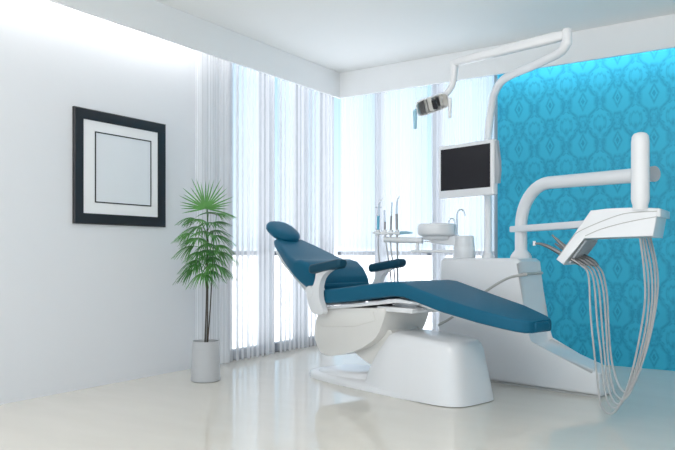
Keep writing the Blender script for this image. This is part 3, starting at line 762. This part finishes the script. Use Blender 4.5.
def assistant_arm():
    o = at_depth(446, 250, ZA)
    t = thing('assistant_arm', 'white swing arm with instrument holders left of the rinsing basin', 'swing arm', o)
    L = lambda a, b, dz=0.0: at_depth(a, b, ZA+dz)-o
    # shelf bar that starts at the cabinet
    def slab(name, a, b, wd, th, bev=.005, m='plastic'):
        bm = bmesh.new(); d = (b-a).normalized(); n = d.cross(Vector((0, 0, 1))).normalized(); up = n.cross(d)
        rr = [[p+n*v+up*w for v, w in rrect(wd, -th, th, bev, 3)] for p in (a, b)]
        rings(bm, rr); link_mesh(name, bm, M[m], t, 40)
    slab('shelf_bar', L(411.5, 251.3, .05), L(455, 251.3, -.0), .045, .0095)
    bm = bmesh.new(); tube(bm, [L(417.5, 250, .03), L(417.5, 242, .03)], .013, 18); link_mesh('support', bm, M['plastic'], t, 50)
    bm = bmesh.new(); tube(bm, [L(384, 239.5, .10), L(422, 240.5, .02)], .0215, 24); link_mesh('swing_tube', bm, M['plastic'], t, 50)
    bm = bmesh.new(); tube(bm, [L(421.5, 240.5, .02), L(423.3, 240.55, .018)], .0225, 24); link_mesh('tube_cap', bm, M['grey_plastic'], t, 50)
    slab('holder_rail', L(373.5, 233, .12), L(400, 233.4, .07), .03, .009)
    for px in (378, 384.8, 391, 397.2):
        bm = bmesh.new(); p = L(px, 232.6, .10-.002*(px-378)*.9)
        lathe(bm, [(.0125, -.022), (.015, -.018), (.016, .016), (.013, .02)], 18, p); link_mesh('holder_ring', bm, M['plastic'], t, 50)
    bm = bmesh.new(); tube(bm, [L(400, 233, .07), L(405, 232.6, .06), L(412.5, 232.8, .05)], [.012, .011, .006], 14); link_mesh('blue_nozzle', bm, M['paleblue'], t, 50)
    # wedge bracket below the basin
    bm = bmesh.new(); a, b = L(425, 242.3), L(457, 240.5)
    d = (b-a); d.z = 0; d.normalize(); n = Vector((-d.y, d.x, 0))
    V = []
    for p, lo, hi in ((L(425, 242), .0, .006), (L(457, 246), .0, .075)):
        for s in (-.05, .05):
            V.append(bm.verts.new(p+n*s+Vector((0, 0, lo)))); V.append(bm.verts.new(p+n*s+Vector((0, 0, hi))))
    for f in ((0, 1, 3, 2), (4, 5, 7, 6), (0, 1, 5, 4), (2, 3, 7, 6), (0, 2, 6, 4), (1, 3, 7, 5)): bm.faces.new([V[i] for i in f])
    bmesh.ops.bevel(bm, geom=bm.edges[:], offset=.002, segments=2, affect='EDGES')
    link_mesh('basin_bracket', bm, M['plastic'], t, 40)
assistant_arm()

def assistant_tools():
    data = [('air_water_syringe', 'blue-gripped syringe with hooked tip, leftmost in the assistant holder', 378.2, [(382.5, 199.3), (379.3, 203.5), (378.6, 210), (378.5, 216)], 'blue', [(378.4, 216), (378.1, 233)], .009,
             [(378.1, 233), (378.3, 250), (379.5, 262), (381, 280), (385, 300)], .10),
            ('curing_pen', 'short slim silver pen second from the left in the assistant holder', 384.8, [(384.4, 210), (384.6, 216), (384.8, 222)], 'steel', [(384.8, 222), (385, 234)], .0065,
             [(385, 234), (386.5, 247), (389, 262), (391, 280), (392, 300)], .088),
            ('scaler_pen', 'straight tall silver scaler third from the left in the assistant holder', 391, [(392, 202), (391.6, 209), (391.2, 216)], 'steel', [(391.2, 216), (390.5, 236)], .0065,
             [(390.5, 236), (391, 250), (393.5, 265), (395, 283), (396, 300)], .077),
            ('suction_tube', 'tallest chrome suction tube with bent tip, rightmost in the assistant holder', 397, [(399.6, 196.3), (397.6, 199.5), (396.7, 206), (396.6, 214)], 'steel', [(396.6, 214), (397, 236)], .0085,
             [(397, 236), (397.4, 250), (397.6, 265), (397.8, 285), (397.8, 302)], .066)]
    for name, label, px, tip, mm, grip, gr, cord, dz in data:
        o = at_depth(px, 234, ZA+dz)
        t = thing(name, label, 'dental instrument', o, 0, 'instruments in the assistant holder')
        L = lambda q: at_depth(q[0], q[1], ZA+dz)-o
        bm = bmesh.new(); tube(bm, [L(q) for q in tip], [.0045, .0052, .006, gr*.9], 10, 4); link_mesh('tip', bm, M['chrome'], t, 60)
        if mm == 'blue':
            bm = bmesh.new(); tube(bm, [L((375.2, 207.2)), L((381.4, 207.0))], .0028, 10); link_mesh('finger_bar', bm, M['chrome'], t, 60)
        bm = bmesh.new(); tube(bm, [L(q) for q in grip], [gr*1.1, gr*1.3, gr*1.05], 14, 0); link_mesh('grip', bm, M[mm], t, 60)
        # the hose falls to the floor behind the chair
        P = [L(q) for q in cord]; last = P[-1]+o
        P += [Vector((P[-1].x+.02, P[-1].y, -o.z+.12)), Vector((P[-1].x+.09, P[-1].y+.03, -o.z+.012)), Vector((P[-1].x+.3, P[-1].y+.02, -o.z+.008)) ]
        bm = bmesh.new(); tube(bm, P, .0048 if name != 'suction_tube' else .007, 10, 5); link_mesh('hose', bm, M['hose'], t, 60)
assistant_tools()

def canister():
    u, w = CB.uw(464.2, 257, .12)
    x = CB.o[0]+u*CB.D[0]+.12*CB.N[0]; y = CB.o[1]+u*CB.D[1]+.12*CB.N[1]
    t = thing('canister', 'white tapered canister standing on the left of the cabinet top', 'canister', (x, y, .823))
    bm = bmesh.new(); lathe(bm, [(.076, 0), (.079, .004), (.073, .078), (.0725, .080)], 40); link_mesh('container', bm, M['plastic'], t, 50)
    bm = bmesh.new(); lathe(bm, [(.0715, .080), (.0725, .083), (.067, .148), (.064, .153), (.058, .155)], 40); link_mesh('lid', bm, M['plastic'], t, 50)
canister()

# ------------------------------------------------------------------ light
sc = bpy.context.scene
w = bpy.data.worlds.new('sky'); sc.world = w; w.use_nodes = True
nt = w.node_tree; bg = nt.nodes['Background']; L = nt.links.new
tc = nt.nodes.new('ShaderNodeTexCoord'); sp = nt.nodes.new('ShaderNodeSeparateXYZ'); L(tc.outputs['Generated'], sp.inputs[0])
cr = nt.nodes.new('ShaderNodeValToRGB'); mr = nt.nodes.new('ShaderNodeMapRange')
mr.inputs['From Min'].default_value = -.3; mr.inputs['From Max'].default_value = .7
L(sp.outputs['Z'], mr.inputs['Value']); L(mr.outputs['Result'], cr.inputs[0])
e = cr.color_ramp.elements
e[0].position = 0; e[0].color = (1.35, 1.37, 1.4, 1)
e[1].position = 1; e[1].color = (.95, .95, .94, 1)
for p_, c_ in ((.29, (1.35, 1.37, 1.4, 1)), (.31, (.43, .53, .60, 1)), (.58, (.24, .37, .48, 1)), (.68, (.86, .86, .85, 1))):
    n_ = cr.color_ramp.elements.new(p_); n_.color = c_
L(cr.outputs[0], bg.inputs['Color']); bg.inputs['Strength'].default_value = 1.9

def area(name, loc, rot, sx, sy, power, col=(1, 1, 1)):
    l = bpy.data.lights.new(name, 'AREA'); l.shape = 'RECTANGLE'; l.size = sx; l.size_y = sy; l.energy = power; l.color = col
    o = bpy.data.objects.new(name, l); C.objects.link(o); o.location = loc; o.rotation_euler = rot
    return o
# added fill lamp, out of view under the ceiling, to warm and brighten the room
area('warm_fill_light', (-.6, .6, CEIL-.02), (0, 0, 0), 1.6, 1.2, 36, (1, .97, .93))

# ------------------------------------------------------------------ camera
cam = bpy.data.cameras.new('camera'); co = bpy.data.objects.new('camera', cam); C.objects.link(co)
cam.sensor_fit = 'HORIZONTAL'; cam.sensor_width = 36; cam.lens = F_PX/675*36
cam.shift_y = (HY-225)/675
co.location = (0, 0, EYE)
co.rotation_euler = (R(90), 0, math.atan2(-VX[1], VY[1]))
cam.clip_start = .05; sc.camera = co

sc.view_settings.view_transform = 'Standard'; sc.view_settings.look = 'None'
sc.view_settings.gamma = 1; sc.view_settings.use_curve_mapping = False
sc.view_settings.exposure = 0.30
